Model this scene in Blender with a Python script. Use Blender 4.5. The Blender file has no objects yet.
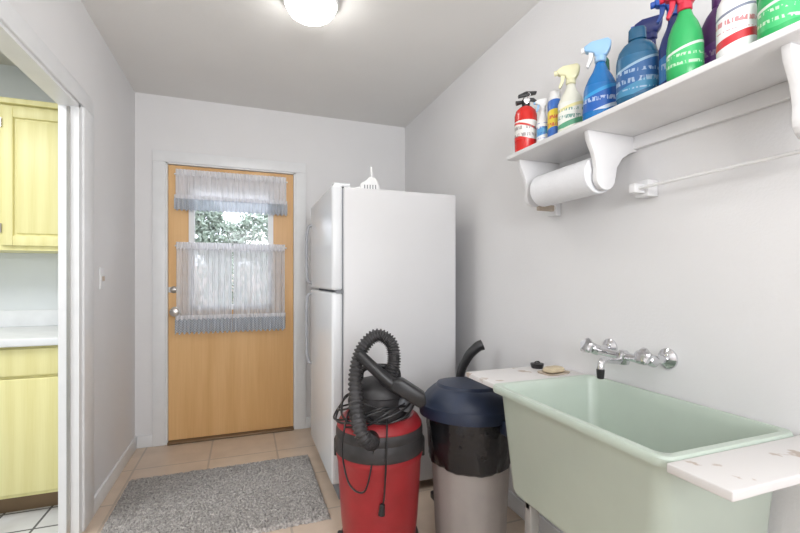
import bpy, bmesh, math, random
from mathutils import Vector, Matrix
random.seed(7)
S=bpy.context.scene
COL=S.collection
pi=math.pi

# ---------------------------------------------------------------- materials
def nt(name):
    m=bpy.data.materials.new(name); m.use_nodes=True
    n=m.node_tree.nodes; l=m.node_tree.links
    return m,n,l,n['Principled BSDF']
def mat(name,col,rough=.5,metal=0,var=.04,scale=12,bump=0,bscale=60,spec=.5,stretch=(1,1,1),trans=0,emis=0):
    m,n,l,b=nt(name)
    tc=n.new('ShaderNodeTexCoord'); mp=n.new('ShaderNodeMapping'); mp.inputs['Scale'].default_value=stretch
    l.new(tc.outputs['Object'],mp.inputs['Vector'])
    ns=n.new('ShaderNodeTexNoise'); ns.inputs['Scale'].default_value=scale; ns.inputs['Detail'].default_value=4
    l.new(mp.outputs[0],ns.inputs['Vector'])
    cr=n.new('ShaderNodeValToRGB')
    a=[max(0,c*(1-var)) for c in col]; c2=[min(1,c*(1+var)) for c in col]
    cr.color_ramp.elements[0].position=.3; cr.color_ramp.elements[1].position=.7
    cr.color_ramp.elements[0].color=(*a,1); cr.color_ramp.elements[1].color=(*c2,1)
    l.new(ns.outputs['Fac'],cr.inputs[0]); l.new(cr.outputs[0],b.inputs['Base Color'])
    b.inputs['Roughness'].default_value=rough; b.inputs['Metallic'].default_value=metal
    b.inputs['Specular IOR Level'].default_value=spec
    b.inputs['Transmission Weight'].default_value=trans
    if emis:
        b.inputs['Emission Color'].default_value=(*col,1); b.inputs['Emission Strength'].default_value=emis
    if bump:
        n2=n.new('ShaderNodeTexNoise'); n2.inputs['Scale'].default_value=bscale; n2.inputs['Detail'].default_value=5
        l.new(mp.outputs[0],n2.inputs['Vector'])
        bp=n.new('ShaderNodeBump'); bp.inputs['Strength'].default_value=bump; bp.inputs['Distance'].default_value=.01
        l.new(n2.outputs['Fac'],bp.inputs['Height']); l.new(bp.outputs[0],b.inputs['Normal'])
    return m
def wood(name,c1,c2,rough=.4,sc=(6,6,.55),spec=.4):
    m,n,l,b=nt(name)
    tc=n.new('ShaderNodeTexCoord'); mp=n.new('ShaderNodeMapping'); mp.inputs['Scale'].default_value=sc
    l.new(tc.outputs['Object'],mp.inputs['Vector'])
    w=n.new('ShaderNodeTexWave'); w.wave_type='RINGS'; w.rings_direction='Z'
    w.inputs['Scale'].default_value=1.3; w.inputs['Distortion'].default_value=5; w.inputs['Detail'].default_value=3; w.inputs['Detail Scale'].default_value=.8
    l.new(mp.outputs[0],w.inputs['Vector'])
    mp2=n.new('ShaderNodeMapping'); mp2.inputs['Scale'].default_value=(sc[0]*12,sc[1]*12,sc[2]*4)
    l.new(tc.outputs['Object'],mp2.inputs['Vector'])
    ns=n.new('ShaderNodeTexNoise'); ns.inputs['Scale'].default_value=1.5; ns.inputs['Detail'].default_value=5
    l.new(mp2.outputs[0],ns.inputs['Vector'])
    mx=n.new('ShaderNodeMath'); mx.operation='MULTIPLY_ADD'; mx.inputs[1].default_value=.45
    l.new(w.outputs['Fac'],mx.inputs[0])
    m2=n.new('ShaderNodeMath'); m2.operation='MULTIPLY'; m2.inputs[1].default_value=.6
    l.new(ns.outputs['Fac'],m2.inputs[0]); l.new(m2.outputs[0],mx.inputs[2])
    cr=n.new('ShaderNodeValToRGB'); cr.color_ramp.elements[0].position=.15; cr.color_ramp.elements[1].position=.85
    cr.color_ramp.elements[0].color=(*c1,1); cr.color_ramp.elements[1].color=(*c2,1)
    l.new(mx.outputs[0],cr.inputs[0]); l.new(cr.outputs[0],b.inputs['Base Color'])
    b.inputs['Roughness'].default_value=rough; b.inputs['Specular IOR Level'].default_value=spec
    return m
def tile(name,c1,c2,grout,w,off,mort=.008,rough=.35):
    m,n,l,b=nt(name)
    tc=n.new('ShaderNodeTexCoord'); mp=n.new('ShaderNodeMapping'); mp.inputs['Location'].default_value=(-off[0],-off[1],0)
    l.new(tc.outputs['Object'],mp.inputs['Vector'])
    br=n.new('ShaderNodeTexBrick'); br.offset=0; br.squash=1
    br.inputs['Scale'].default_value=1; br.inputs['Brick Width'].default_value=w; br.inputs['Row Height'].default_value=w
    br.inputs['Mortar Size'].default_value=mort; br.inputs['Mortar Smooth'].default_value=.1
    br.inputs['Color1'].default_value=(*c1,1); br.inputs['Color2'].default_value=(*c2,1); br.inputs['Mortar'].default_value=(*grout,1)
    l.new(mp.outputs[0],br.inputs['Vector'])
    ns=n.new('ShaderNodeTexNoise'); ns.inputs['Scale'].default_value=7; ns.inputs['Detail'].default_value=6
    l.new(tc.outputs['Object'],ns.inputs['Vector'])
    cr=n.new('ShaderNodeValToRGB'); cr.color_ramp.elements[0].color=(.86,.85,.84,1); cr.color_ramp.elements[1].color=(1,1,1,1)
    cr.color_ramp.elements[0].position=.3; cr.color_ramp.elements[1].position=.7
    l.new(ns.outputs['Fac'],cr.inputs[0])
    mx=n.new('ShaderNodeMixRGB'); mx.blend_type='MULTIPLY'; mx.inputs[0].default_value=1
    l.new(br.outputs['Color'],mx.inputs[1]); l.new(cr.outputs[0],mx.inputs[2]); l.new(mx.outputs[0],b.inputs['Base Color'])
    bp=n.new('ShaderNodeBump'); bp.inputs['Strength'].default_value=.3; bp.inputs['Distance'].default_value=.003; bp.invert=True
    l.new(br.outputs['Fac'],bp.inputs['Height']); l.new(bp.outputs[0],b.inputs['Normal'])
    b.inputs['Roughness'].default_value=rough
    return m
def label(name,h,stops,ink,t0=.3,t1=.7,rough=.35,fs=1.0):
    """printed label: horizontal colour fields over bottle height h, with rows of fine print between t0..t1"""
    m,n,l,b=nt(name)
    tc=n.new('ShaderNodeTexCoord'); sp=n.new('ShaderNodeSeparateXYZ'); l.new(tc.outputs['Object'],sp.inputs[0])
    md=n.new('ShaderNodeMath'); md.operation='MULTIPLY_ADD'; md.inputs[1].default_value=1/h
    tl=n.new('ShaderNodeMath'); tl.operation='MULTIPLY'; tl.inputs[1].default_value=1.6; l.new(sp.outputs['X'],tl.inputs[0])
    l.new(sp.outputs['Z'],md.inputs[0]); l.new(tl.outputs[0],md.inputs[2])
    cr=n.new('ShaderNodeValToRGB'); cr.color_ramp.interpolation='CONSTANT'; e=cr.color_ramp.elements
    e[0].position=0; e[0].color=(*stops[0][1],1); e[1].position=stops[1][0]; e[1].color=(*stops[1][1],1)
    for p,c in stops[2:]:
        x=e.new(p); x.color=(*c,1)
    l.new(md.outputs[0],cr.inputs[0])
    zn=n.new('ShaderNodeMath'); zn.operation='MULTIPLY'; zn.inputs[1].default_value=1/h; l.new(sp.outputs['Z'],zn.inputs[0])
    mp=n.new('ShaderNodeMapping'); mp.inputs['Scale'].default_value=(110*fs,110*fs,30*fs); l.new(tc.outputs['Object'],mp.inputs['Vector'])
    ns=n.new('ShaderNodeTexNoise'); ns.inputs['Scale'].default_value=1; ns.inputs['Detail'].default_value=0; l.new(mp.outputs[0],ns.inputs['Vector'])
    g=n.new('ShaderNodeMath'); g.operation='GREATER_THAN'; g.inputs[1].default_value=.5; l.new(ns.outputs['Fac'],g.inputs[0])
    rw=n.new('ShaderNodeMath'); rw.operation='SINE'; ml=n.new('ShaderNodeMath'); ml.operation='MULTIPLY'; ml.inputs[1].default_value=42
    l.new(zn.outputs[0],ml.inputs[0]); l.new(ml.outputs[0],rw.inputs[0])
    gr=n.new('ShaderNodeMath'); gr.operation='GREATER_THAN'; gr.inputs[1].default_value=.1; l.new(rw.outputs[0],gr.inputs[0])
    a=n.new('ShaderNodeMath'); a.operation='GREATER_THAN'; a.inputs[1].default_value=t0; l.new(zn.outputs[0],a.inputs[0])
    c=n.new('ShaderNodeMath'); c.operation='LESS_THAN'; c.inputs[1].default_value=t1; l.new(zn.outputs[0],c.inputs[0])
    p=None
    for q in (g,gr,a,c):
        if p is None: p=q
        else:
            k=n.new('ShaderNodeMath'); k.operation='MULTIPLY'; l.new(p.outputs[0],k.inputs[0]); l.new(q.outputs[0],k.inputs[1]); p=k
    k=n.new('ShaderNodeMath'); k.operation='MULTIPLY'; k.inputs[1].default_value=.8; l.new(p.outputs[0],k.inputs[0])
    mx=n.new('ShaderNodeMixRGB'); l.new(k.outputs[0],mx.inputs[0]); l.new(cr.outputs[0],mx.inputs[1]); mx.inputs[2].default_value=(*ink,1)
    l.new(mx.outputs[0],b.inputs['Base Color']); b.inputs['Roughness'].default_value=rough
    return m
def sheer(name,col,alpha,lace=False):
    m,n,l,b=nt(name); n.remove(b); out=n['Material Output']
    d=n.new('ShaderNodeBsdfDiffuse'); d.inputs[0].default_value=(*col,1)
    t=n.new('ShaderNodeBsdfTranslucent'); t.inputs[0].default_value=(*col,1)
    tr=n.new('ShaderNodeBsdfTransparent')
    a=n.new('ShaderNodeMixShader'); a.inputs[0].default_value=.28; l.new(d.outputs[0],a.inputs[1]); l.new(t.outputs[0],a.inputs[2])
    c=n.new('ShaderNodeMixShader'); l.new(tr.outputs[0],c.inputs[1]); l.new(a.outputs[0],c.inputs[2])
    tc=n.new('ShaderNodeTexCoord')
    if lace:
        ck=n.new('ShaderNodeTexChecker'); ck.inputs['Scale'].default_value=110
        mp=n.new('ShaderNodeMapping'); mp.inputs['Scale'].default_value=(1,.001,1); l.new(tc.outputs['Object'],mp.inputs['Vector']); l.new(mp.outputs[0],ck.inputs['Vector'])
        ck.inputs['Color1'].default_value=(*col,1); ck.inputs['Color2'].default_value=(min(1,col[0]*1.5),min(1,col[1]*1.45),min(1,col[2]*1.35),1)
        l.new(ck.outputs['Color'],d.inputs[0]); l.new(ck.outputs['Color'],t.inputs[0]); c.inputs[0].default_value=alpha
    else:
        v=n.new('ShaderNodeTexNoise'); v.inputs['Scale'].default_value=20; l.new(tc.outputs['Object'],v.inputs['Vector'])
        mr=n.new('ShaderNodeMapRange'); mr.inputs['To Min'].default_value=alpha-.05; mr.inputs['To Max'].default_value=alpha+.05
        l.new(v.outputs['Fac'],mr.inputs[0]); l.new(mr.outputs[0],c.inputs[0])
    l.new(c.outputs[0],out.inputs['Surface'])
    return m
def glass(name):
    m,n,l,b=nt(name); n.remove(b); out=n['Material Output']
    tr=n.new('ShaderNodeBsdfTransparent'); g=n.new('ShaderNodeBsdfGlossy'); g.inputs['Roughness'].default_value=.02
    fr=n.new('ShaderNodeFresnel'); fr.inputs[0].default_value=1.3
    mx=n.new('ShaderNodeMixShader'); l.new(fr.outputs[0],mx.inputs[0]); l.new(tr.outputs[0],mx.inputs[1]); l.new(g.outputs[0],mx.inputs[2])
    l.new(mx.outputs[0],out.inputs['Surface']); return m

M_wall=mat('wall_paint',(.80,.795,.80),.75,var=.012,scale=3,bump=.08,bscale=120,spec=.2)
M_ceil=mat('ceiling_paint',(.83,.82,.80),.85,var=.012,scale=3,bump=.1,bscale=90,spec=.1)
M_trim=mat('trim_paint',(.81,.82,.83),.35,var=.02)
M_door=wood('door_birch',(.68,.385,.15),(.81,.51,.235),.35)
M_cab=wood('pickled_oak',(.76,.70,.32),(.85,.80,.42),.4,(9,9,.8))
M_counter=mat('laminate_counter',(.80,.82,.84),.3)
M_kwall=mat('kitchen_wall_paint',(.76,.80,.82),.6,var=.01)
M_tile=tile('beige_floor_tile',(.70,.57,.45),(.66,.53,.42),(.50,.41,.33),.43,(-.22,3.05),.006)
M_ktile=tile('white_floor_tile',(.76,.77,.78),(.72,.73,.75),(.16,.16,.17),.2,(-.95,2.5),.006,.25)
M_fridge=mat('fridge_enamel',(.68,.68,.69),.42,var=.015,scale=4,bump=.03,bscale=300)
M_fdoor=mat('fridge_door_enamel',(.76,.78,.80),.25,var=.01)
M_gasket=mat('grey_gasket',(.22,.23,.25),.6)
M_handle=mat('handle_grey',(.42,.43,.46),.4)
M_steel=mat('galvanized_steel',(.42,.42,.41),.5,.4,var=.1)
M_black=mat('black_plastic',(.018,.018,.02),.35,var=.2)
M_black2=mat('worn_black_plastic',(.040,.038,.040),.5,var=.3,scale=20)
M_red=mat('red_plastic',(.34,.022,.028),.35,var=.1)
M_navy=mat('navy_plastic',(.016,.026,.055),.42,var=.15)
M_taupe=mat('taupe_plastic',(.36,.33,.31),.55,var=.05)
M_bag=mat('black_liner',(.012,.012,.014),.22,var=.2,bump=.6,bscale=25)
M_chrome=mat('chrome',(.72,.72,.74),.14,1,var=.02)
M_nickel=mat('satin_nickel',(.5,.48,.46),.3,1)
M_sink=mat('mint_fiberglass',(.535,.615,.54),.32,var=.03,scale=6)
M_white=mat('white_plastic',(.8,.8,.8),.35,var=.02)
M_shelf=mat('shelf_paint',(.80,.80,.81),.45,var=.03,scale=8)
M_paper=mat('paper_towel',(.86,.87,.90),.9,var=.02,bump=.3,bscale=150)
M_card=mat('cardboard',(.32,.22,.13),.8)
M_bare=mat('raw_wood',(.48,.40,.32),.7,var=.2,scale=20)
M_soap=mat('soap',(.62,.52,.36),.6,var=.1)
M_bronze=mat('threshold_metal',(.22,.15,.09),.45,.6)
M_rug=mat('shag_yarn',(.54,.51,.485),.95,var=.38,scale=85,bump=.8,bscale=200,spec=.05)
M_sheer=sheer('sheer_voile',(.90,.92,.96),.74)
M_val=sheer('valance_voile',(.92,.93,.97),.95)
M_lace=sheer('check_ruffle',(.50,.56,.65),.92,True)
M_glass=glass('pane_glass')
M_leaf=mat('leaves',(.34,.41,.34),.6,var=.6,scale=9)
M_patio=mat('patio_concrete',(.55,.50,.45),.8,var=.08)
M_stucco=mat('stucco',(.72,.62,.55),.8,var=.05)
M_globe=mat('frosted_globe',(1,.985,.95),.3,var=.001,emis=24)
def peel(name):
    m,n,l,b=nt(name)
    tc=n.new('ShaderNodeTexCoord'); ns=n.new('ShaderNodeTexNoise'); ns.inputs['Scale'].default_value=14; ns.inputs['Detail'].default_value=6
    l.new(tc.outputs['Object'],ns.inputs['Vector'])
    cr=n.new('ShaderNodeValToRGB'); e=cr.color_ramp.elements
    e[0].position=.0; e[0].color=(.46,.38,.32,1); e[1].position=.37; e[1].color=(.74,.72,.71,1)
    x=e.new(.33); x.color=(.52,.44,.38,1)
    l.new(ns.outputs['Fac'],cr.inputs[0]); l.new(cr.outputs[0],b.inputs['Base Color']); b.inputs['Roughness'].default_value=.55
    return m
M_peel=peel('peeling_white_paint')

# ---------------------------------------------------------------- geometry helpers
def mk(name,verts,faces,mats,idx=None,smooth=True,angle=35):
    me=bpy.data.meshes.new(name); me.from_pydata([tuple(v) for v in verts],[],faces)
    if not isinstance(mats,(list,tuple)): mats=[mats]
    for m in mats: me.materials.append(m)
    if idx:
        for p,i in zip(me.polygons,idx): p.material_index=i
    bm=bmesh.new(); bm.from_mesh(me); bmesh.ops.recalc_face_normals(bm,faces=bm.faces); bm.to_mesh(me); bm.free()
    if smooth:
        for p in me.polygons: p.use_smooth=True
        try: me.set_sharp_from_angle(angle=math.radians(angle))
        except Exception: pass
    ob=bpy.data.objects.new(name,me); COL.objects.link(ob); return ob
def boxes(name,lst,m,bevel=0,seg=3):
    bm=bmesh.new()
    for b in lst:
        x0,x1,y0,y1,z0,z1=b
        r=bmesh.ops.create_cube(bm,size=1,matrix=Matrix.Translation(((x0+x1)/2,(y0+y1)/2,(z0+z1)/2))@Matrix.Diagonal((x1-x0,y1-y0,z1-z0,1)))
        if bevel:
            es=list({e for v in r['verts'] for e in v.link_edges})
            bmesh.ops.bevel(bm,geom=es,offset=bevel,segments=seg,affect='EDGES',profile=.5)
    me=bpy.data.meshes.new(name); bm.to_mesh(me); bm.free(); me.materials.append(m)
    if bevel:
        for p in me.polygons: p.use_smooth=True
        try: me.set_sharp_from_angle(angle=math.radians(50))
        except Exception: pass
    ob=bpy.data.objects.new(name,me); COL.objects.link(ob); return ob
def box(name,x0,x1,y0,y1,z0,z1,m,bevel=0,seg=3): return boxes(name,[(x0,x1,y0,y1,z0,z1)],m,bevel,seg)
def lathe(name,prof,mats,c=(0,0,0),n=48,sx=1,sy=1,rmod=None,xf=None,angle=35):
    V=[];F=[];I=[]
    for p in prof:
        for k in range(n):
            a=2*pi*k/n; r=p[0]*(rmod(a,p[1]) if rmod else 1)
            V.append(Vector((c[0]+r*math.cos(a)*sx,c[1]+r*math.sin(a)*sy,c[2]+p[1])))
    for i in range(len(prof)-1):
        mi=prof[i][2] if len(prof[i])>2 else 0
        for k in range(n):
            F.append((i*n+k,i*n+(k+1)%n,(i+1)*n+(k+1)%n,(i+1)*n+k)); I.append(mi)
    F.append(tuple(range(n))); I.append(prof[0][2] if len(prof[0])>2 else 0)
    L=(len(prof)-1)*n; F.append(tuple(range(L,L+n))); I.append(prof[-1][2] if len(prof[-1])>2 else 0)
    if xf: V=[xf@v for v in V]
    return mk(name,V,F,mats,I,True,angle)
def axis_xf(p0,direction):
    d=Vector(direction).normalized(); q=Vector((0,0,1)).rotation_difference(d)
    return Matrix.Translation(p0)@q.to_matrix().to_4x4()
def rod(name,p0,p1,r,m,r2=None,n=24,bev=.0):
    p0=Vector(p0);p1=Vector(p1);L=(p1-p0).length; r2=r if r2 is None else r2
    b=min(r,r2)*.2
    return lathe(name,[(r-b,0),(r,b),(r2,L-b),(r2-b,L)],m,n=n,xf=axis_xf(p0,p1-p0))
def catmull(pts,k=10):
    P=[Vector(p) for p in pts]; P=[P[0]*2-P[1]]+P+[P[-1]*2-P[-2]]; out=[]
    for i in range(1,len(P)-2):
        for j in range(k):
            t=j/k;a,b,c,d=P[i-1:i+3]
            out.append(.5*((2*b)+(c-a)*t+(2*a-5*b+4*c-d)*t*t+(3*b-a-3*c+d)*t**3))
    out.append(P[-2]); return out
def sweep(name,pts,rad,m,n=12,k=10,smooth=True,flat=1):
    C=catmull(pts,k) if smooth else [Vector(p) for p in pts]
    V=[];F=[];nrm=None
    for i,p in enumerate(C):
        t=(C[min(i+1,len(C)-1)]-C[max(i-1,0)]).normalized()
        if nrm is None: nrm=t.orthogonal().normalized()
        nrm=(nrm-t*nrm.dot(t)).normalized(); bi=t.cross(nrm)
        r=rad(i/(len(C)-1),i) if callable(rad) else rad
        for j in range(n):
            a=2*pi*j/n; V.append(p+nrm*math.cos(a)*r+bi*math.sin(a)*r*flat)
    for i in range(len(C)-1):
        for j in range(n): F.append((i*n+j,i*n+(j+1)%n,(i+1)*n+(j+1)%n,(i+1)*n+j))
    F.append(tuple(range(n))); F.append(tuple(range((len(C)-1)*n,len(C)*n)))
    return mk(name,V,F,m,None,True,60)
def prism(name,pts,axis,a0,a1,m,bevel=0):
    n=len(pts);V=[]
    for a in (a0,a1):
        for p in pts:
            V.append((p[0],a,p[1]) if axis=='y' else ((a,p[0],p[1]) if axis=='x' else (p[0],p[1],a)))
    F=[tuple(range(n)),tuple(range(n,2*n))]+[(i,(i+1)%n,n+(i+1)%n,n+i) for i in range(n)]
    ob=mk(name,V,F,m,None,False)
    if bevel:
        bm=bmesh.new(); bm.from_mesh(ob.data)
        bmesh.ops.bevel(bm,geom=list(bm.edges),offset=bevel,segments=2,affect='EDGES',profile=.5)
        bm.to_mesh(ob.data); bm.free()
        for p in ob.data.polygons: p.use_smooth=True
        try: ob.data.set_sharp_from_angle(angle=math.radians(50))
        except Exception: pass
    return ob
def rrect(x0,x1,y0,y1,r,z,k=6):
    out=[]
    for cx,cy,a0 in ((x1-r,y1-r,0),(x0+r,y1-r,90),(x0+r,y0+r,180),(x1-r,y0+r,270)):
        for i in range(k+1):
            a=math.radians(a0+90*i/k); out.append(Vector((cx+r*math.cos(a),cy+r*math.sin(a),z)))
    return out
def loft(name,rings,m,idx=None,angle=40):
    n=len(rings[0]);V=[v for r in rings for v in r];F=[]
    for i in range(len(rings)-1):
        for j in range(n): F.append((i*n+j,i*n+(j+1)%n,(i+1)*n+(j+1)%n,(i+1)*n+j))
    F.append(tuple(range(n))); F.append(tuple(range((len(rings)-1)*n,len(rings)*n)))
    return mk(name,V,F,m,None,True,angle)
def group(name,loc,parts,local=False,rotz=0):
    e=bpy.data.objects.new(name,None); e.empty_display_size=.05; COL.objects.link(e); e.location=loc; e.rotation_euler=(0,0,rotz)
    for p in parts:
        p.parent=e
        if not local: p.location=Vector(p.location)-Vector(loc)
    return e

# ---------------------------------------------------------------- room shell
XL,XR,YB,YF,H=-.726,1.31,3.435,-1.7,2.51
T=.10; TL=.076
box('floor',XL-TL,XR+T,YF-T,YB+.12,-.08,0,M_tile)
box('ceiling',XL-TL,XR+T,YF-T,YB+.12,H,H+.08,M_ceil)
box('wall_right',XR,XR+T,YF-T,YB+.12,0,H,M_wall)
OY0,OY1,OZ=1.42,2.37,2.01
boxes('wall_left',[(XL-TL,XL,YF-T,OY0,0,H),(XL-TL,XL,OY1,YB+.12,0,H),(XL-TL,XL,OY0,OY1,OZ,H)],M_wall)
DX0,DX1,DZ=-.532,.375,2.035
boxes('wall_back',[(XL,DX0,YB,YB+.12,0,H),(DX1,XR,YB,YB+.12,0,H),(DX0,DX1,YB,YB+.12,DZ,H)],M_wall)
WX0,WX1,WZ0,WZ1=-.35,.95,.95,2.15
boxes('wall_front',[(XL,WX0,YF-T,YF,0,H),(WX1,XR,YF-T,YF,0,H),(WX0,WX1,YF-T,YF,0,WZ0),(WX0,WX1,YF-T,YF,WZ1,H)],M_wall)
group('added_window',(.3,YF,WZ0),[boxes('frame',[(WX0,WX0+.05,YF-.08,YF-.02,WZ0,WZ1),(WX1-.05,WX1,YF-.08,YF-.02,WZ0,WZ1),(WX0+.05,WX1-.05,YF-.08,YF-.02,WZ0,WZ0+.05),(WX0+.05,WX1-.05,YF-.08,YF-.02,WZ1-.05,WZ1),(.28,.32,YF-.08,YF-.02,WZ0+.05,WZ1-.05)],M_trim),  # unseen window, added behind the camera as an opening for the fill light
   box('pane',WX0+.05,WX1-.05,YF-.055,YF-.05,WZ0+.05,WZ1-.05,M_glass)])
cw=.085
boxes('trim_1',[(DX0-cw,DX0-.004,YB-.016,YB,0,DZ),(DX1+.004,DX1+cw,YB-.016,YB,0,DZ),(DX0-cw,DX1+cw,YB-.016,YB,DZ,DZ+cw-.005)],M_trim,.003)
boxes('trim_2',[(XL,XL+.014,OY1+.02,OY1+.16,0,OZ+.0),(XL,XL+.014,OY0-.1,OY0-.02,0,OZ+.0),(XL,XL+.014,OY0-.1,OY1+.16,OZ,OZ+.08)],M_trim,.003)
boxes('trim_3',[(XL-TL,XL+.004,OY1-.016,OY1+.02,0,OZ),(XL-TL,XL+.004,OY0-.02,OY0+.016,0,OZ),(XL-TL,XL+.004,OY0,OY1,OZ-.016,OZ)],M_trim)
box('trim_4',XL-TL*.55,XL-TL*.38,OY1-.024,OY1-.016,0,OZ-.02,M_nickel)
boxes('baseboard_left',[(XL,XL+.013,OY1+.16,YB,0,.085),(XL,XL+.013,YF,OY0-.1,0,.085)],M_trim,.003)
boxes('baseboard_back',[(XL+.013,DX0-cw,YB-.013,YB,0,.085),(DX1+cw,XR-.013,YB-.013,YB,0,.085)],M_trim,.003)
box('baseboard_right',XR-.013,XR,YF,YB,0,.085,M_trim,.003)
# ---- back door
dy0,dy1=3.452,3.49
gx0,gx1,gz0,gz1=-.376,.20,.97,1.88
a0,a1=DX0+.012,DX1-.012
boxes('trim_5',[(DX0-.004,DX0+.010,YB-.004,YB+.12,0,DZ),(DX1-.010,DX1+.004,YB-.004,YB+.12,0,DZ),(DX0,DX1,YB-.004,YB+.12,DZ-.010,DZ+.002)],M_trim)
slab=boxes('slab',[(a0,gx0,dy0,dy1,.02,DZ-.014),(gx1,a1,dy0,dy1,.02,DZ-.014),(gx0,gx1,dy0,dy1,.02,gz0),(gx0,gx1,dy0,dy1,gz1,DZ-.014)],M_door)
t=.028
frm=boxes('glazing_frame',[(gx0-.01,gx0+t,dy0-.01,dy1,gz0-.01,gz1+.01),(gx1-t,gx1+.01,dy0-.01,dy1,gz0-.01,gz1+.01),(gx0,gx1,dy0-.01,dy1,gz0-.01,gz0+t),(gx0,gx1,dy0-.01,dy1,gz1-t,gz1+.01),(gx0,gx1,dy0-.005,dy1,1.40,1.43)],M_trim)
pane=box('pane',gx0+t,gx1-t,dy0+.015,dy0+.02,gz0+t,gz1-t,M_glass)
kx=-.474;kz=.955
knob=lathe('knob',[(.036,0),(.036,.006),(.014,.01),(.012,.03),(.024,.038),(.032,.05),(.030,.062),(.015,.068)],M_nickel,xf=axis_xf((kx,dy0,kz),(0,-1,0)),n=32)
dead=lathe('deadbolt',[(.025,0),(.025,.008),(.018,.014),(.008,.016)],M_nickel,xf=axis_xf((kx-.01,dy0,1.115),(0,-1,0)),n=28)
turn=box('thumb_turn',kx-.028,kx+.01,dy0-.03,dy0-.016,1.108,1.122,M_nickel,.003)
plate=box('latch_plate',kx-.045,kx+.02,dy0-.006,dy0,1.095,1.135,M_white,.002)
hang=sweep('key_ring',[(kx+.02,dy0-.05,.95),(kx+.04,dy0-.045,.94),(kx+.045,dy0-.04,.905),(kx+.03,dy0-.045,.90),(kx+.02,dy0-.05,.93)],.003,M_nickel,8)
group('door_1',(0,dy0,0.02),[slab,frm,pane,knob,dead,turn,plate,hang])
box('door_threshold',DX0+.011,DX1-.011,YB-.03,YB+.12,0,.018,M_bronze,.004)

# ---- curtains
def curtain(name,x0,x1,z0,z1,y,m,folds,amp,seed=0,nx=240,nz=16,wav=.005):
    rnd=random.Random(seed); ph=[rnd.uniform(0,6) for _ in range(4)]
    V=[];F=[]
    for j in range(nz+1):
        v=j/nz; z=z1+(z0-z1)*v
        for i in range(nx+1):
            u=i/nx; w=(x1-x0)
            x=x0+w*u
            aa=amp*(.5+.5*v)
            yy=y+aa*(math.sin(2*pi*folds*u+ph[0]+.5*math.sin(5*u+ph[1]))+.4*math.sin(2*pi*folds*2.3*u+ph[2]+v))
            zz=z+(wav*math.sin(2*pi*folds*u+ph[3]) if j==nz else 0)
            V.append((x,yy,zz))
    for j in range(nz):
        for i in range(nx):
            a=j*(nx+1)+i; F.append((a,a+1,a+nx+2,a+nx+1))
    return mk(name,V,F,m,None,True,180)
yc=3.414
parts=[curtain('voile',-.468,.306,1.775,1.965,yc,M_val,16,.011,seed=1),
 curtain('ruffle',-.475,.312,1.69,1.775,yc-.016,M_lace,26,.014,seed=2,wav=.008),
 curtain('ruffle_heading',-.475,.312,1.768,1.80,yc-.018,M_val,26,.012,seed=3),
 curtain('heading',-.465,.303,1.94,1.985,yc-.018,M_val,30,.009,seed=5),
 rod('rod',(-.48,yc+.020,1.955),(.318,yc+.020,1.955),.006,M_white)]
group('valance_curtain',(-.08,yc,1.69),parts)
parts=[]
for s,(xa,xb) in enumerate(((-.462,-.090),(-.080,.295))):
    parts.append(curtain('panel',xa,xb,.90,1.435,yc,M_sheer,8,.012,seed=10+s))
    parts.append(curtain('bottom_ruffle',xa-.006,xb+.003,.80,.905,yc-.016,M_lace,12,.014,seed=20+s,wav=.008))
    parts.append(curtain('ruffle_heading',xa-.006,xb+.003,.90,.93,yc-.018,M_val,12,.012,seed=40+s))
    parts.append(curtain('heading',xa,xb,1.41,1.46,yc-.018,M_val,15,.009,seed=30+s))
parts.append(rod('rod',(-.475,yc+.020,1.435),(.31,yc+.020,1.435),.006,M_white))
group('cafe_curtain',(-.08,yc,.80),parts)

# ---- exterior beyond the door
box('patio_ground',-5,6,YB+.13,14,-.1,-.02,M_patio)
box('garden_wall',-5,6,9.5,9.7,-.02,1.45,M_stucco)
rr=random.Random(11);V=[];F=[]
for i in range(13000):
    cx,cz,cr=rr.choice(((.1,1.2,.7),(1.0,1.4,.8),(-.7,1.2,.7),(-1.6,1.1,.7),(1.9,1.3,.8),(.2,1.85,.4),(.75,2.1,.4),(-.35,1.75,.35),(2.6,1.6,.7),(-1.1,1.7,.35),(-.6,2.15,.25),(1.3,2.2,.35)))
    d=Vector((rr.gauss(0,1),rr.gauss(0,1),rr.gauss(0,1))).normalized()*cr*rr.uniform(.7,1.1)
    c=Vector((cx,7.3,cz))+Vector((d.x,d.y*.7,d.z)); 
    u=Vector((rr.gauss(0,1),rr.gauss(0,1),rr.gauss(0,1))).normalized(); w=u.orthogonal().normalized()
    s=rr.uniform(.035,.065); k=len(V)
    V+=[c-u*s,c+w*s*.45,c+u*s,c-w*s*.45]; F.append((k,k+1,k+2,k+3))
sh=[mk('foliage',V,F,M_leaf,None,False)]
for x in (-1.6,-.7,.1,1.0,1.9,2.6): sh.append(rod('trunk',(x,7.3,-.03),(x,7.3,1.0),.05,M_card))
group('garden_hedge',(.5,7.3,-.02),sh)

group('light_switch',(XL,2.69,1.2),[box('plate',XL,XL+.006,2.655,2.725,1.14,1.255,M_trim,.002),box('toggle',XL+.006,XL+.016,2.685,2.695,1.185,1.21,M_bare,.002)])

cl=[lathe('base_ring',[(.118,0),(.125,-.004),(.125,-.030),(.119,-.034),(.116,-.030),(.113,-.018)],M_white,(.292,2.0,H),64),
    lathe('glass_dome',[(.112,-.025),(.114,-.034),(.111,-.050),(.100,-.068),(.080,-.082),(.052,-.092),(.02,-.097),(.002,-.098)],M_globe,(.292,2.0,H),64),]
group('ceiling_lamp',(.292,2.0,H),cl)

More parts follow.
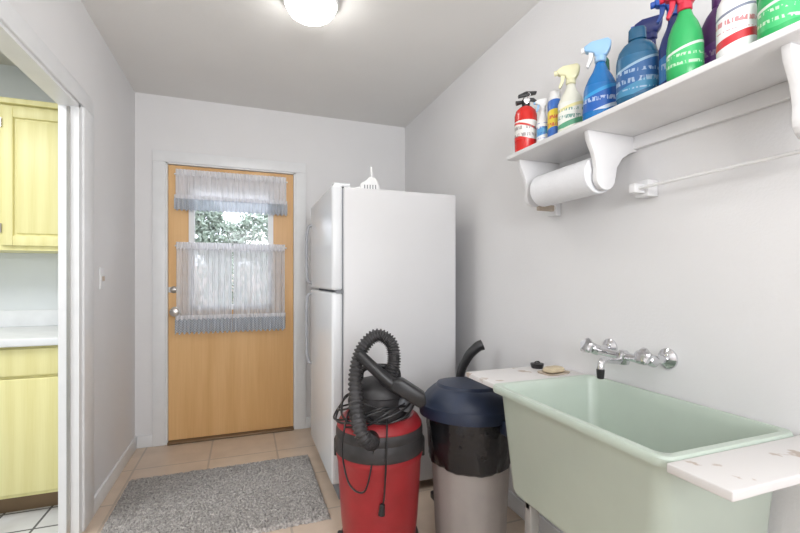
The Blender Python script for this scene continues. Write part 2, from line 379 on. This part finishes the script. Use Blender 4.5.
# ---------------------------------------------------------------- kitchen
KX0,KY0,KY1=-3.6,.2,3.27
box('floor_kitchen',KX0,XL-TL,KY0,KY1+.1,-.08,0,M_ktile)
box('ceiling_kitchen',KX0,XL-TL,KY0,KY1+.1,H,H+.08,M_ceil)
box('wall_kitchen_back',KX0,XL-TL,KY1,KY1+.1,0,H,M_kwall)
box('wall_kitchen_left',KX0-.1,KX0,KY0,KY1+.1,0,H,M_kwall)
box('wall_kitchen_front',KX0,XL-TL,KY0-.1,KY0,0,H,M_kwall)
kr=XL-TL-.002
def cabdoor(name,x0,x1,y,z0,z1,m):
    fr=.055; L=[(x0,x0+fr,y-.02,y,z0,z1),(x1-fr,x1,y-.02,y,z0,z1),(x0+fr,x1-fr,y-.02,y,z0,z0+fr),(x0+fr,x1-fr,y-.02,y,z1-fr,z1)]
    a=boxes(name,L,m,.003,2); b=box(name+'_panel',x0+fr+.012,x1-fr-.012,y-.014,y,z0+fr+.012,z1-fr-.012,m,.006,2)
    c=box(name+'_field',x0+fr,x1-fr,y-.006,y,z0+fr,z1-fr,m)
    return [a,b,c]
P=[box('carcass',KX0+.002,kr,2.95,KY1-.002,1.355,2.165,M_cab),box('crown',KX0+.002,kr,2.925,2.95,2.165,2.195,M_cab,.004),box('crown_top',KX0+.002,kr,2.95,KY1-.002,2.165,2.175,M_cab)]
x=kr-.05
while x>-3.0:
    P+=cabdoor('cabinet_door',x-.405,x-.005,2.949,1.38,2.145,M_cab)
    P.append(boxes('hinge',[(x-.408,x-.398,2.92,2.93,1.45,1.50),(x-.408,x-.398,2.92,2.93,2.03,2.08)],M_nickel)); x-=.43
group('wall_cabinet',(-2.2,3.1,1.355),P)
P=[box('carcass',KX0+.002,kr,2.65,KY1-.002,.1,.86,M_cab),box('toe_kick',KX0+.002,kr,2.72,KY1-.002,0,.1,M_bronze),
   box('countertop',KX0+.002,kr,2.60,KY1-.002,.86,.90,M_counter,.006),box('backsplash',KX0+.002,kr,KY1-.02,KY1-.002,.90,1.0,M_counter,.003)]
x=kr-.01
while x>-3.0:
    P.append(box('drawer_front',x-.405,x-.005,2.63,2.65,.71,.845,M_cab,.005)); P.append(box('flat_door',x-.405,x-.005,2.63,2.65,.12,.695,M_cab,.005)); x-=.43
group('base_cabinet',(-2.2,2.95,0),P)

# ---------------------------------------------------------------- rug
def rug():
    x0,x1,y0,y1=-.635,.40,2.09,2.865; nx,ny=300,230; rr=random.Random(3);V=[];F=[]
    for j in range(ny+1):
        for i in range(nx+1):
            u=i/nx;v=j/ny; x=x0+(x1-x0)*u; y=y0+(y1-y0)*v
            e=min(i,nx-i,j,ny-j); h=.011+rr.uniform(0,.014)
            if e<2: h=.001+ (rr.uniform(0,.006) if e else 0)
            q=.003 if e else .007
            V.append((x+rr.uniform(-q,q),y+rr.uniform(-q,q),h))
    for j in range(ny):
        for i in range(nx):
            a=j*(nx+1)+i; F.append((a,a+1,a+nx+2,a+nx+1))
    return mk('shag_rug',V,F,M_rug,None,True,180)
rug()

# ---------------------------------------------------------------- fridge
fy0,fy1=2.20,2.96
P=[box('cabinet_body',.492,1.158,fy0,fy1,.05,1.685,M_fridge,.008),
   box('gasket',.484,.494,fy0+.012,fy1-.012,.12,1.675,M_gasket),
   box('freezer_door',.428,.486,fy0,fy1,1.135,1.69,M_fdoor,.014,4),
   box('fresh_food_door',.428,.486,fy0,fy1,.11,1.122,M_fdoor,.014,4),
   box('kick_grille',.47,.50,fy0+.02,fy1-.02,.02,.105,M_gasket,.003),
   boxes('feet',[(.53,.57,fy0+.03,fy0+.07,0,.05),(1.08,1.12,fy0+.03,fy0+.07,0,.05),(.53,.57,fy1-.07,fy1-.03,0,.05),(1.08,1.12,fy1-.07,fy1-.03,0,.05)],M_black),
   box('hinge_cover',.44,.53,fy0+.01,fy0+.06,1.686,1.705,M_fdoor,.005),
   box('mid_hinge',.45,.49,fy0-.002,fy0+.03,1.121,1.136,M_gasket)]
hy=fy1-.045
P.append(sweep('freezer_handle',[(.432,hy,1.165),(.405,hy,1.18),(.395,hy,1.25),(.395,hy,1.45),(.405,hy,1.54),(.432,hy,1.56)],.010,M_handle,12))
P.append(sweep('door_handle',[(.432,hy,1.095),(.405,hy,1.08),(.395,hy,1.0),(.395,hy,.75),(.405,hy,.64),(.432,hy,.62)],.010,M_handle,12))
group('refrigerator',(.8,2.58,0),P)
zt=1.686; ix,iy=.695,2.42
# small white plug-in router: tilted housing on a foot, stub antenna, side jack, cord
P=[box('foot',-.060,.060,-.045,.045,0,.016,M_white,.006),
   prism('housing',[(-.055,.014),(.058,.014),(.062,.055),(.040,.100),(.005,.112),(-.022,.085),(-.052,.070)],'y',-.038,.038,M_white,.008),
   rod('antenna',(.018,.01,.100),(.012,.01,.178),.010,M_white,.007),
   boxes('vent_slots',[(-.03+.016*i,-.024+.016*i,-.0395,-.037,.035,.060) for i in range(5)],M_gasket),
   rod('side_jack',(-.050,0,.045),(-.085,0,.043),.013,M_white,.010)]
group('wireless_router',(ix,iy,zt),P,True,math.radians(-15))
sweep('power_cord',[(ix+.085,iy-.02,zt+.006),(.80,2.40,zt+.006),(.84,2.36,zt+.006),(.80,2.31,zt+.006),(.87,2.27,zt+.006),(.97,2.30,zt+.006),(1.05,2.36,zt+.006),(1.0,2.45,zt+.006)],.0045,M_white,8)

# ---------------------------------------------------------------- shop vacuum
vx,vy=.560,1.785
R=Vector((.9385,-.3453,0)); Fw=Vector((-.30,-.954,0)); C0=Vector((vx,vy,0))
def vp(r,f,z): return C0+R*r+Fw*f+Vector((0,0,z))
P=[lathe('tank',[(.150,.075),(.160,.085),(.168,.16),(.177,.30),(.183,.41),(.187,.425),(.190,.44),(.187,.455),(.18,.455)],M_red,(vx,vy,0),64),
   lathe('dolly_base',[(.165,.045),(.172,.05),(.172,.075),(.165,.085),(.15,.085)],M_black2,(vx,vy,0),48),
   lathe('lid',[(.180,.45),(.192,.455),(.196,.47),(.194,.50),(.188,.52),(.190,.525),(.190,.55),(.178,.58),(.15,.60),(.12,.605)],M_black2,(vx,vy,0),64),
   lathe('motor_housing',[(.128,.60),(.128,.63),(.120,.64),(.120,.69),(.125,.695),(.122,.72),(.10,.745),(.06,.757),(.01,.76)],M_black2,(vx,vy,0),48),
   lathe('lid_band',[(.186,.562),(.1865,.567),(.172,.591),(.150,.605),(.140,.602)],M_red,(vx,vy,0),64)]
for k in range(5):
    a=2*pi*k/5+.35; cx=vx+.185*math.cos(a); cy=vy+.185*math.sin(a)
    P.append(rod('caster_leg',(vx+.13*math.cos(a),vy+.13*math.sin(a),.06),(cx,cy,.062),.022,M_black2,.026))
    P.append(rod('caster_wheel',(cx-.012*math.sin(a),cy+.012*math.cos(a),.025),(cx+.012*math.sin(a),cy-.012*math.cos(a),.025),.025,M_black))
for s in (-1,1):
    P.append(boxes('latch',[(-.02,.02,-.012,.012,-.045,.035)],M_black,.006)); P[-1].location=vp(.187*s,0,.465)
    P[-1].rotation_euler=(0,0,math.radians(-20+90))
P.append(rod('intake_port',vp(-.03,.15,.555),vp(-.035,.215,.55),.036,M_black,.034))
P.append(sweep('carry_handle',[vp(-.085,-.02,.72),vp(-.075,-.02,.79),vp(0,-.02,.805),vp(.075,-.02,.79),vp(.085,-.02,.72)],.013,M_black,12))
hr=lambda u,i: .0265+.0035*(1 if i%4<2 else -1)
P.append(sweep('corrugated_hose',[vp(-.035,.205,.55),vp(-.07,.235,.60),vp(-.095,.16,.69),vp(-.10,.10,.80),vp(-.075,.07,.895),vp(-.015,.05,.952),vp(.045,.05,.925),vp(.062,.06,.86),vp(.05,.075,.80),vp(.01,.05,.765)],hr,M_black2,18,26))
P.append(sweep('wand',[vp(-.085,.115,.885),vp(-.03,.13,.835),vp(.04,.14,.775),vp(.09,.14,.745)],lambda u,i:.022+.006*u,M_black,16,8))
nz=prism('floor_nozzle',[(-.075,-.03),(.07,-.03),(.085,.0),(.06,.03),(-.05,.032),(-.08,.01)],'y',-.035,.03,M_black,.008)
nz.location=vp(.12,.135,.735); nz.rotation_euler=(0,math.radians(32),math.radians(-20))
P.append(nz)
P.append(lathe('blower_port',[(.03,0),(.034,.01),(.034,.04),(.025,.045)],M_gasket,xf=axis_xf(vp(.095,.05,.665),(R*.7+Fw*.7))))
pts=[]
rr=random.Random(4)
for k in range(90):
    a=k*.52; q=.145+.045*math.sin(k*.37)+rr.uniform(-.008,.008)
    pts.append(vp(q*math.cos(a)*.95-.02,q*math.sin(a)*.9+.02,.640+.035*math.sin(k*.9)+rr.uniform(-.012,.014)))
P.append(sweep('power_cord',pts,.0045,M_black,6,5))
P.append(sweep('cord_tail',[vp(-.13,.10,.64),vp(-.14,.16,.60),vp(-.15,.17,.50),vp(-.12,.19,.38),vp(-.06,.21,.36),vp(-.03,.19,.46),vp(-.02,.195,.56)],.0038,M_black,6,8))
P.append(sweep('plug_cord',[vp(.03,.12,.65),vp(.03,.19,.58),vp(.025,.208,.45),vp(.018,.20,.33),vp(.012,.198,.30)],.0038,M_black,6,8))
P.append(rod('plug',vp(.012,.199,.305),vp(.008,.197,.26),.010,M_black,.014))
group('shop_vacuum',(vx,vy,0),P)

# ---------------------------------------------------------------- trash can
tx,ty=.968,1.700; Cc=(tx,ty,0)
rib=lambda a,z: 1+.006*(1 if math.sin(14*a)>.2 else 0)
bagm=lambda a,z: 1+.02*math.sin(9*a+z*30)+.012*math.sin(23*a-z*50)
lid=lathe('lid',[(.206,-.025),(.216,-.022),(.219,0),(.215,.025),(.208,.032),(.199,.05),(.181,.075),(.153,.10),(.145,.102),(.137,.115),(.09,.125),(.03,.13),(.005,.13)],M_navy,(0,0,0),112,rmod=lambda a,z:1+(.012*max(0,math.sin(10*a)) if .04<z<.10 else 0))
lid.location=(tx-.014,ty+.006,.605); lid.rotation_euler=(math.radians(-2),math.radians(2.5),0)
P=[lathe('barrel',[(.150,0),(.156,.008),(.163,.15),(.176,.40),(.188,.58),(.188,.59)],M_taupe,Cc,112,rmod=rib),
   lathe('bin_liner',[(.178,.375),(.188,.385),(.192,.45),(.197,.53),(.200,.57),(.198,.60)],M_bag,Cc,112,rmod=lambda a,z: bagm(a,z)+(.03*math.sin(3*a+1) if z<.4 else 0)),
   lid,
   box('hinge_lug',tx+.03,tx+.09,ty-.235,ty-.19,.55,.61,M_navy,.008)]
group('trash_can',Cc,P)
P=[sweep('tube',[(1.03,2.07,.02),(1.07,2.05,.35),(1.09,2.035,.62),(1.105,2.025,.72)],.019,M_black,14),
   sweep('curved_grip',[(1.09,2.03,.66),(1.105,2.022,.72),(1.135,2.005,.785),(1.175,1.985,.830),(1.200,1.975,.842)],lambda u,i:.022+.007*u,M_black,16),
   box('foot',.95,1.11,2.03,2.11,0,.04,M_black,.01)]
group('vacuum_wand',(1.03,2.07,0),P)

# ---------------------------------------------------------------- utility sink
sx0,sx1,sy0,sy1,sz=.838,1.300,.645,1.330,.815
def rg(i,z,r): return rrect(sx0+i,sx1-i*.5,sy0+i,sy1-i,r,z)
tub=loft('tub',[rg(.09,.435,.04),rg(.052,.445,.05),rg(.045,.46,.05),rg(.022,.786,.035),rg(.020,.789,.035),rg(.002,.790,.03),rg(0,.796,.03),rg(0,.810,.03),rg(.004,.815,.028),rg(.020,.815,.03),rg(.027,.808,.032),rg(.034,.78,.035),rg(.065,.49,.05),rg(.075,.475,.06),rg(.10,.468,.06)],M_sink)
P=[tub,lathe('drain',[(.03,.469),(.04,.471),(.04,.473),(.03,.473)],M_chrome,((sx0+sx1)/2,(sy0+sy1)/2,0)),
   sweep('drain_trap',[((sx0+sx1)/2,1.0,.44),((sx0+sx1)/2,1.0,.30),(1.12,1.0,.24),(1.16,1.0,.25),(1.19,1.0,.32),(1.21,1.0,.35),(1.27,1.0,.36)],.022,M_white,14),
   boxes('stand',[(sx0+.08,sx0+.115,sy1-.13,sy1-.095,0,.47),(sx0+.08,sx0+.115,sy0+.095,sy0+.13,0,.47),(sx1-.08,sx1-.045,sy1-.13,sy1-.095,0,.47),(sx1-.08,sx1-.045,sy0+.095,sy0+.13,0,.47),(sx0+.08,sx1-.045,sy1-.125,sy1-.10,.40,.445),(sx0+.08,sx1-.045,sy0+.10,sy0+.125,.40,.445),(sx0+.085,sx0+.11,sy0+.1,sy1-.1,.15,.18)],M_steel,.003)]
group('utility_sink',(1.07,1.0,0),P)
box('side_board',.868,1.305,sy1+.003,1.565,.787,.807,M_peel,.003)
group('side_board.001',(1.07,.57,.79),[box('plank',.835,1.305,.512,sy0-.003,.790,.810,M_peel,.003),box('cleat',1.28,1.305,.52,.64,.75,.79,M_shelf)])
fz=.935; fx=XR
P=[]
for yy in (1.0,1.235):
    P.append(lathe('escutcheon',[(.034,0),(.033,.006),(.022,.014),(.014,.018)],M_chrome,xf=axis_xf((fx,yy,fz),(-1,0,0)),n=32))
    P.append(rod('supply_stub',(fx-.01,yy,fz),(fx-.075,yy,fz-.004),.013,M_chrome))
    P.append(lathe('valve_body',[(.016,0),(.020,.005),(.020,.035),(.014,.042),(.010,.055)],M_chrome,xf=axis_xf((fx-.06,yy,fz-.008),(-.9,0,.35)),n=28))
    P.append(lathe('knob_handle',[(.012,0),(.024,.004),(.027,.010),(.027,.020),(.020,.027),(.006,.029)],M_chrome,xf=axis_xf((fx-.100,yy,fz+.008),(-.9,0,.35)),n=40,rmod=lambda a,z:1+.09*math.cos(5*a)))
P.append(rod('bridge',(fx-.065,.99,fz-.008),(fx-.065,1.245,fz-.008),.014,M_chrome))
P.append(lathe('spout_hub',[(.018,-.028),(.021,-.02),(.021,.012),(.012,.02)],M_chrome,(fx-.065,1.118,fz-.008),28))
P.append(sweep('spout',[(fx-.065,1.118,fz-.018),(fx-.10,1.11,fz-.022),(fx-.16,1.09,fz-.012),(fx-.205,1.07,fz-.006),(fx-.222,1.063,fz-.018),(fx-.225,1.062,fz-.035)],.011,M_chrome,14))
P.append(rod('aerator',(fx-.225,1.062,fz-.030),(fx-.225,1.062,fz-.062),.013,M_black,.011))
group('wall_faucet',(fx-.06,1.118,fz),P)
sp=loft('bar_soap',[rrect(-.045+i,.045-i,-.028+i,.028-i,.02-i*.5,z) for i,z in ((.006,0),(0,.005),(0,.014),(.006,.020))],M_soap)
sp.location=(0,0,.0045)
group('soap_dish',(1.20,1.42,.807),[loft('tray',[rrect(-.06,.06,-.04,.04,.02,0),rrect(-.062,.062,-.042,.042,.02,.006),rrect(-.056,.056,-.036,.036,.018,.006),rrect(-.054,.054,-.034,.034,.018,.004)],M_bare),sp],True,.15)
group('sink_stopper',(1.20,1.525,.807),[lathe('plug',[(.024,0),(.028,.014),(.028,.020),(.008,.022)],M_black),sweep('ring',[(-.012,0,.018),(-.01,0,.026),(.0,0,.028),(.01,0,.026),(.012,0,.018)],.003,M_black,8)],True)

# ---------------------------------------------------------------- wall shelf
sz0,sz1=1.700,1.718
SX=1.045; SY1=1.528; SY0=.15
def brack(y):
    pts=[(1.308,1.70),(1.085,1.70),(1.092,1.668),(1.115,1.62),(1.125,1.575)]
    for a in range(180,361,20): pts.append((1.165+.042*math.cos(math.radians(a)),1.545+.042*math.sin(math.radians(a))))
    pts+=[(1.215,1.585),(1.24,1.618),(1.275,1.64),(1.308,1.65)]
    return prism('bracket',pts,'y',y,y+.02,M_shelf,.002)
P=[box('board',SX,1.308,SY0,SY1,sz0,sz1,M_shelf,.003),box('cleat',1.290,1.308,SY0,SY1-.02,1.655,1.70,M_shelf,.002),brack(1.115),brack(1.492),brack(.552)]
group('wall_shelf',(1.18,.85,sz0),P)
Xf=axis_xf((1.165,1.145,1.562),(0,1,0))
P=[lathe('roll',[(.020,.0),(.063,.0),(.0655,.003),(.0655,.297),(.063,.30),(.02,.30)],M_paper,n=64,xf=Xf),
   lathe('core',[(.0195,-.002),(.021,-.002),(.021,.302),(.0195,.302)],M_card,n=32,xf=Xf),
   rod('dowel',(1.165,1.134,1.562),(1.165,1.493,1.562),.010,M_shelf)]
group('paper_towel_roll',(1.165,1.3,1.562),P)
P=[boxes('block',[(1.262,1.308,1.035,1.085,1.475,1.53),(1.262,1.308,.25,.30,1.475,1.53)],M_shelf,.003),boxes('arm',[(1.215,1.262,1.045,1.07,1.485,1.515),(1.215,1.262,.265,.29,1.485,1.515)],M_shelf,.003),
   rod('rod',(1.235,.27,1.50),(1.235,1.06,1.50),.005,M_white)]
group('towel_rod',(1.28,.7,1.50),P)
P=[box('block',1.280,1.308,1.50,1.56,1.475,1.545,M_shelf,.003),box('arm',1.20,1.282,1.51,1.53,1.495,1.52,M_bare,.003)]
group('rod_bracket',(1.3,1.53,1.50),P)

# ---------------------------------------------------------------- bottles on the shelf
def spray_head(z,m,mt,s=1.0):
    a=lathe('collar',[(.014*s,0),(.0165*s,.002),(.0165*s,.018*s),(.012*s,.02*s)],m,(0,0,z),24,rmod=lambda t,zz:1+.03*math.cos(16*t))
    q=z+.018*s
    hd=prism('trigger_head',[(x*s,q+y*s) for x,y in ((-.017,0),(.015,0),(.018,.014),(.044,.022),(.048,.038),(.026,.050),(-.022,.052),(-.032,.040),(-.028,.018))],'y',-.013*s,.013*s,m,.004*s)
    tr=prism('trigger',[(x*s,q+y*s) for x,y in ((.018,.018),(.034,.022),(.034,-.002),(.042,-.024),(.035,-.028),(.024,-.006))],'y',-.007*s,.007*s,mt,.0015*s)
    nzl=rod('nozzle',(.044*s,0,q+.031*s),(.057*s,0,q+.030*s),.009*s,mt)
    return [a,hd,tr,nzl]
zs=sz1
def bottle(name,x,y,prof,mats,sx,sy,yaw,extra=[]):
    b=lathe('bottle',prof,mats,n=40,sx=sx,sy=sy)
    return group(name,(x,y,zs),[b]+extra,True,math.radians(yaw))
def pl(name,c,r=.3,tr=0): return mat(name,c,r,var=.03,trans=tr)
red=pl('extinguisher_red',(.62,.02,.015),.25)
lab=label('extinguisher_label',.2,[(0,(.62,.02,.015)),(.26,(.80,.79,.76)),(.50,(.62,.04,.03)),(.54,(.80,.79,.76))],(.25,.22,.22),.28,.6,fs=1.6)
P=[lathe('cylinder',[(.038,0),(.044,.004),(.045,.05,1),(.0455,.052,1),(.0455,.125,1),(.045,.127),(.045,.155),(.040,.175),(.024,.190),(.014,.195)],[red,lab]),
   lathe('valve',[(.013,.192),(.016,.197),(.016,.222),(.010,.226)],M_black),
   prism('upper_lever',[(-.03,.232),(.042,.246),(.044,.256),(.0,.256),(-.032,.242)],'y',-.009,.009,M_black,.002),
   prism('lower_lever',[(-.012,.217),(.026,.218),(.046,.207),(.048,.214),(.030,.228),(-.012,.230)],'y',-.009,.009,M_black,.002),
   lathe('gauge',[(.013,0),(.013,.008),(.010,.009)],M_chrome,xf=axis_xf((0,-.014,.214),(0,-1,0)),n=24),
   rod('nozzle',(-.014,0,.214),(-.040,0,.209),.007,M_black,.010),
   sweep('pull_pin',[(.005,-.012,.237),(.005,-.028,.242),(.012,-.034,.232),(.005,-.03,.224),(.0,-.02,.232)],.0015,M_chrome,6)]
group('fire_extinguisher',(1.098,1.468,zs),P,True,math.radians(-25))

blue=pl('blue_plastic',(.02,.09,.42)); ltb=pl('light_blue_plastic',(.30,.52,.78)); wht=pl('white_cap',(.8,.8,.8)); yel=pl('pale_yellow_trigger',(.78,.76,.50)); 
grn=pl('green_plastic',(.02,.36,.10)); teal=pl('teal_liquid',(.015,.10,.20),.2); navy=pl('dark_blue_plastic',(.012,.025,.16)); rdt=pl('red_trigger',(.55,.02,.05)); pur=pl('purple_plastic',(.07,.015,.11)); cyan=pl('blue_liquid',(.01,.16,.45),.15)
W=(.78,.79,.80)
l_bw=label('label_blue_white',.15,[(0,W),(.3,(.1,.35,.65)),(.5,W)],(.05,.15,.5),.2,.62,fs=2)
l_yb=label('label_yellow_blue',.19,[(0,(.04,.15,.5)),(.25,(.75,.6,.05)),(.6,(.04,.15,.5)),(.8,W)],(.6,.05,.05),.3,.6,fs=2)
l_wg=label('label_white_green',.185,[(0,(.72,.74,.66)),(.16,(.10,.35,.20)),(.26,(.76,.77,.72)),(.50,(.75,.70,.35)),(.56,(.76,.77,.72))],(.05,.25,.2),.28,.50,fs=2)
l_bl=label('label_blue',.20,[(0,(.01,.12,.42)),(.12,(.55,.65,.75)),(.18,(.01,.10,.40)),(.44,(.03,.30,.62)),(.50,(.01,.16,.45))],(.50,.60,.75),.24,.38,fs=2)
l_nv=label('label_navy',.24,[(0,(.01,.03,.18)),(.2,(.03,.18,.45)),(.5,(.01,.03,.18))],(.4,.5,.65),.24,.44,fs=2)
l_tl=label('label_teal',.20,[(0,(.015,.10,.22)),(.14,(.05,.22,.38)),(.30,(.02,.10,.28)),(.56,(.28,.42,.55)),(.60,(.02,.12,.24))],(.35,.45,.58),.2,.5,fs=1.8)
l_gr=label('label_green',.18,[(0,(.02,.36,.10)),(.12,(.05,.45,.15)),(.40,(.60,.70,.62)),(.44,(.02,.36,.10))],(.55,.72,.55),.18,.34,fs=2)
l_wr=label('label_white_red',.165,[(0,W),(.18,(.55,.03,.04)),(.30,W),(.62,(.2,.22,.3)),(.66,W)],(.55,.10,.12),.36,.58,fs=2)
l_pu=label('label_purple',.20,[(0,(.07,.015,.11)),(.15,(.12,.03,.2)),(.50,(.07,.015,.11))],(.32,.22,.36),.22,.4,fs=2)
def spraybot(h,r):
    return [(r*.93,0),(r,.006),(r,h*.12,1),(r*1.005,h*.13,1),(r*1.0,h*.62,1),(r*.98,h*.63),(r*.80,h*.74),(r*.50,h*.86),(r*.38,h*.93),(.013,h)]
bottle('cleaner_spray',1.112,1.378,spraybot(.15,.024),[wht,l_bw],1,1,140,spray_head(.15,wht,ltb,.62))
bottle('aerosol_can',1.220,1.345,[(.026,0),(.028,.004,1),(.028,.17,1),(.024,.18),(.022,.184),(.022,.215),(.018,.218)],[wht,l_yb],1,1,0)
bottle('aerosol_can.001',1.115,1.312,[(.026,0),(.027,.004,1),(.027,.155,1),(.023,.165),(.020,.169),(.020,.192),(.016,.195)],[wht,l_yb],1,1,60)
bottle('cleaner_spray.001',1.112,1.225,spraybot(.185,.042),[pl('cream_plastic',(.74,.74,.64)),l_wg],1.05,.7,138,spray_head(.185,yel,yel,1.0))
bottle('dish_soap_bottle',1.215,1.165,[(.028,0),(.030,.01),(.030,.17),(.022,.20),(.012,.22),(.012,.225),(.016,.227),(.014,.26),(.006,.272)],[pl('dark_green_liquid',(.02,.16,.10),.2)],1,.8,30)
bottle('window_cleaner_spray',1.105,1.082,[(.048,0),(.053,.006),(.054,.03,1),(.052,.06,1),(.050,.105,1),(.046,.12),(.036,.145),(.024,.165),(.018,.18),(.014,.195)],[cyan,l_bl],1.02,.62,132,spray_head(.195,ltb,wht,1.05))
bottle('detergent_jug',1.108,.945,[(.046,0),(.053,.006),(.056,.025,1),(.056,.13,1),(.054,.145),(.049,.165),(.037,.183),(.022,.194),(.019,.197),(.024,.198),(.023,.228),(.020,.233)],[teal,l_tl],1.02,.66,128)
bottle('cleaner_spray.002',1.215,.985,spraybot(.24,.036),[navy,l_nv],1.0,.8,130,spray_head(.24,navy,blue,1.0))
bottle('cleaner_spray.003',1.145,.858,spraybot(.225,.036),[navy,l_nv],1.0,.7,130,spray_head(.225,blue,blue,1.0))
bottle('bleach_bottle.002',1.245,.890,[(.034,0),(.038,.006),(.038,.17),(.03,.20),(.017,.215),(.019,.217),(.018,.25),(.012,.253)],[wht],1,.8,120)
bottle('bathroom_cleaner_spray',1.082,.780,[(.036,0),(.040,.006),(.042,.03,1),(.041,.09,1),(.037,.12),(.029,.145),(.019,.165),(.0145,.18)],[grn,l_gr],1.0,.72,125,spray_head(.18,rdt,rdt,1.0))
bottle('fabric_softener_bottle',1.175,.752,[(.040,0),(.046,.008),(.048,.03,1),(.048,.11,1),(.045,.14),(.030,.175),(.016,.195),(.018,.197),(.018,.23),(.012,.235)],[pur,l_pu],1.0,.70,125)
bottle('bleach_bottle',1.09,.662,[(.033,0),(.037,.006),(.038,.02,1),(.038,.11,1),(.036,.13),(.025,.155),(.016,.17),(.019,.172),(.018,.20),(.012,.203)],[wht,l_wr],1,.8,120)
bottle('air_freshener_can',1.165,.640,[(.022,0),(.024,.004),(.024,.17),(.020,.18),(.019,.184),(.019,.22),(.014,.223)],[grn],1,1,0)
bottle('floor_cleaner_bottle',1.095,.575,[(.036,0),(.039,.006),(.040,.02,1),(.040,.085,1),(.037,.10),(.028,.12),(.018,.135,2),(.022,.137,2),(.021,.17,2),(.016,.174,2)],[grn,l_gr,wht],1,.8,120)
bottle('bleach_bottle.001',1.18,.50,[(.036,0),(.04,.006),(.04,.13),(.03,.16),(.017,.18),(.019,.182),(.018,.21),(.012,.213)],[wht],1,.8,120)

# ---------------------------------------------------------------- lights
def area(name,loc,rot,sx,sy,e,col):
    L=bpy.data.lights.new(name,'AREA'); L.shape='RECTANGLE'; L.size=sx; L.size_y=sy; L.energy=e; L.color=col
    o=bpy.data.objects.new(name,L); o.location=loc; o.rotation_euler=rot; COL.objects.link(o); return o
area('rear_fill_light',(.3,YF+.03,1.55),(math.radians(90),0,0),1.2,1.1,27,(.97,.98,1.0))  # added fill lamp behind the camera, set at the invented rear window
area('kitchen_fill_light',(-1.9,1.6,H-.03),(0,0,0),1.0,1.0,40,(.98,.985,1.0))  # added area lamp without a fixture, brightens the kitchen and spills through the opening
area('ceiling_fill_light',(.2,-.6,1.75),(math.radians(180-32),0,0),.35,.35,25,(1,.99,.975))  # added fill lamp aimed upward behind the camera, lifts the ceiling and upper walls
w=bpy.data.worlds.new('sky'); S.world=w; w.use_nodes=True
bg=w.node_tree.nodes['Background']; bg.inputs[0].default_value=(.86,.90,1,1); bg.inputs[1].default_value=3.0

# ---------------------------------------------------------------- camera
cam=bpy.data.cameras.new('camera'); co=bpy.data.objects.new('camera',cam); COL.objects.link(co)
co.location=(0,0,1.2); co.rotation_euler=(math.radians(90),0,math.radians(-20.2))
cam.sensor_width=36; cam.lens=422/800*36; cam.shift_y=.0144; cam.clip_start=.03
S.camera=co
S.view_settings.view_transform='Standard'; S.view_settings.look='None'; S.view_settings.exposure=0
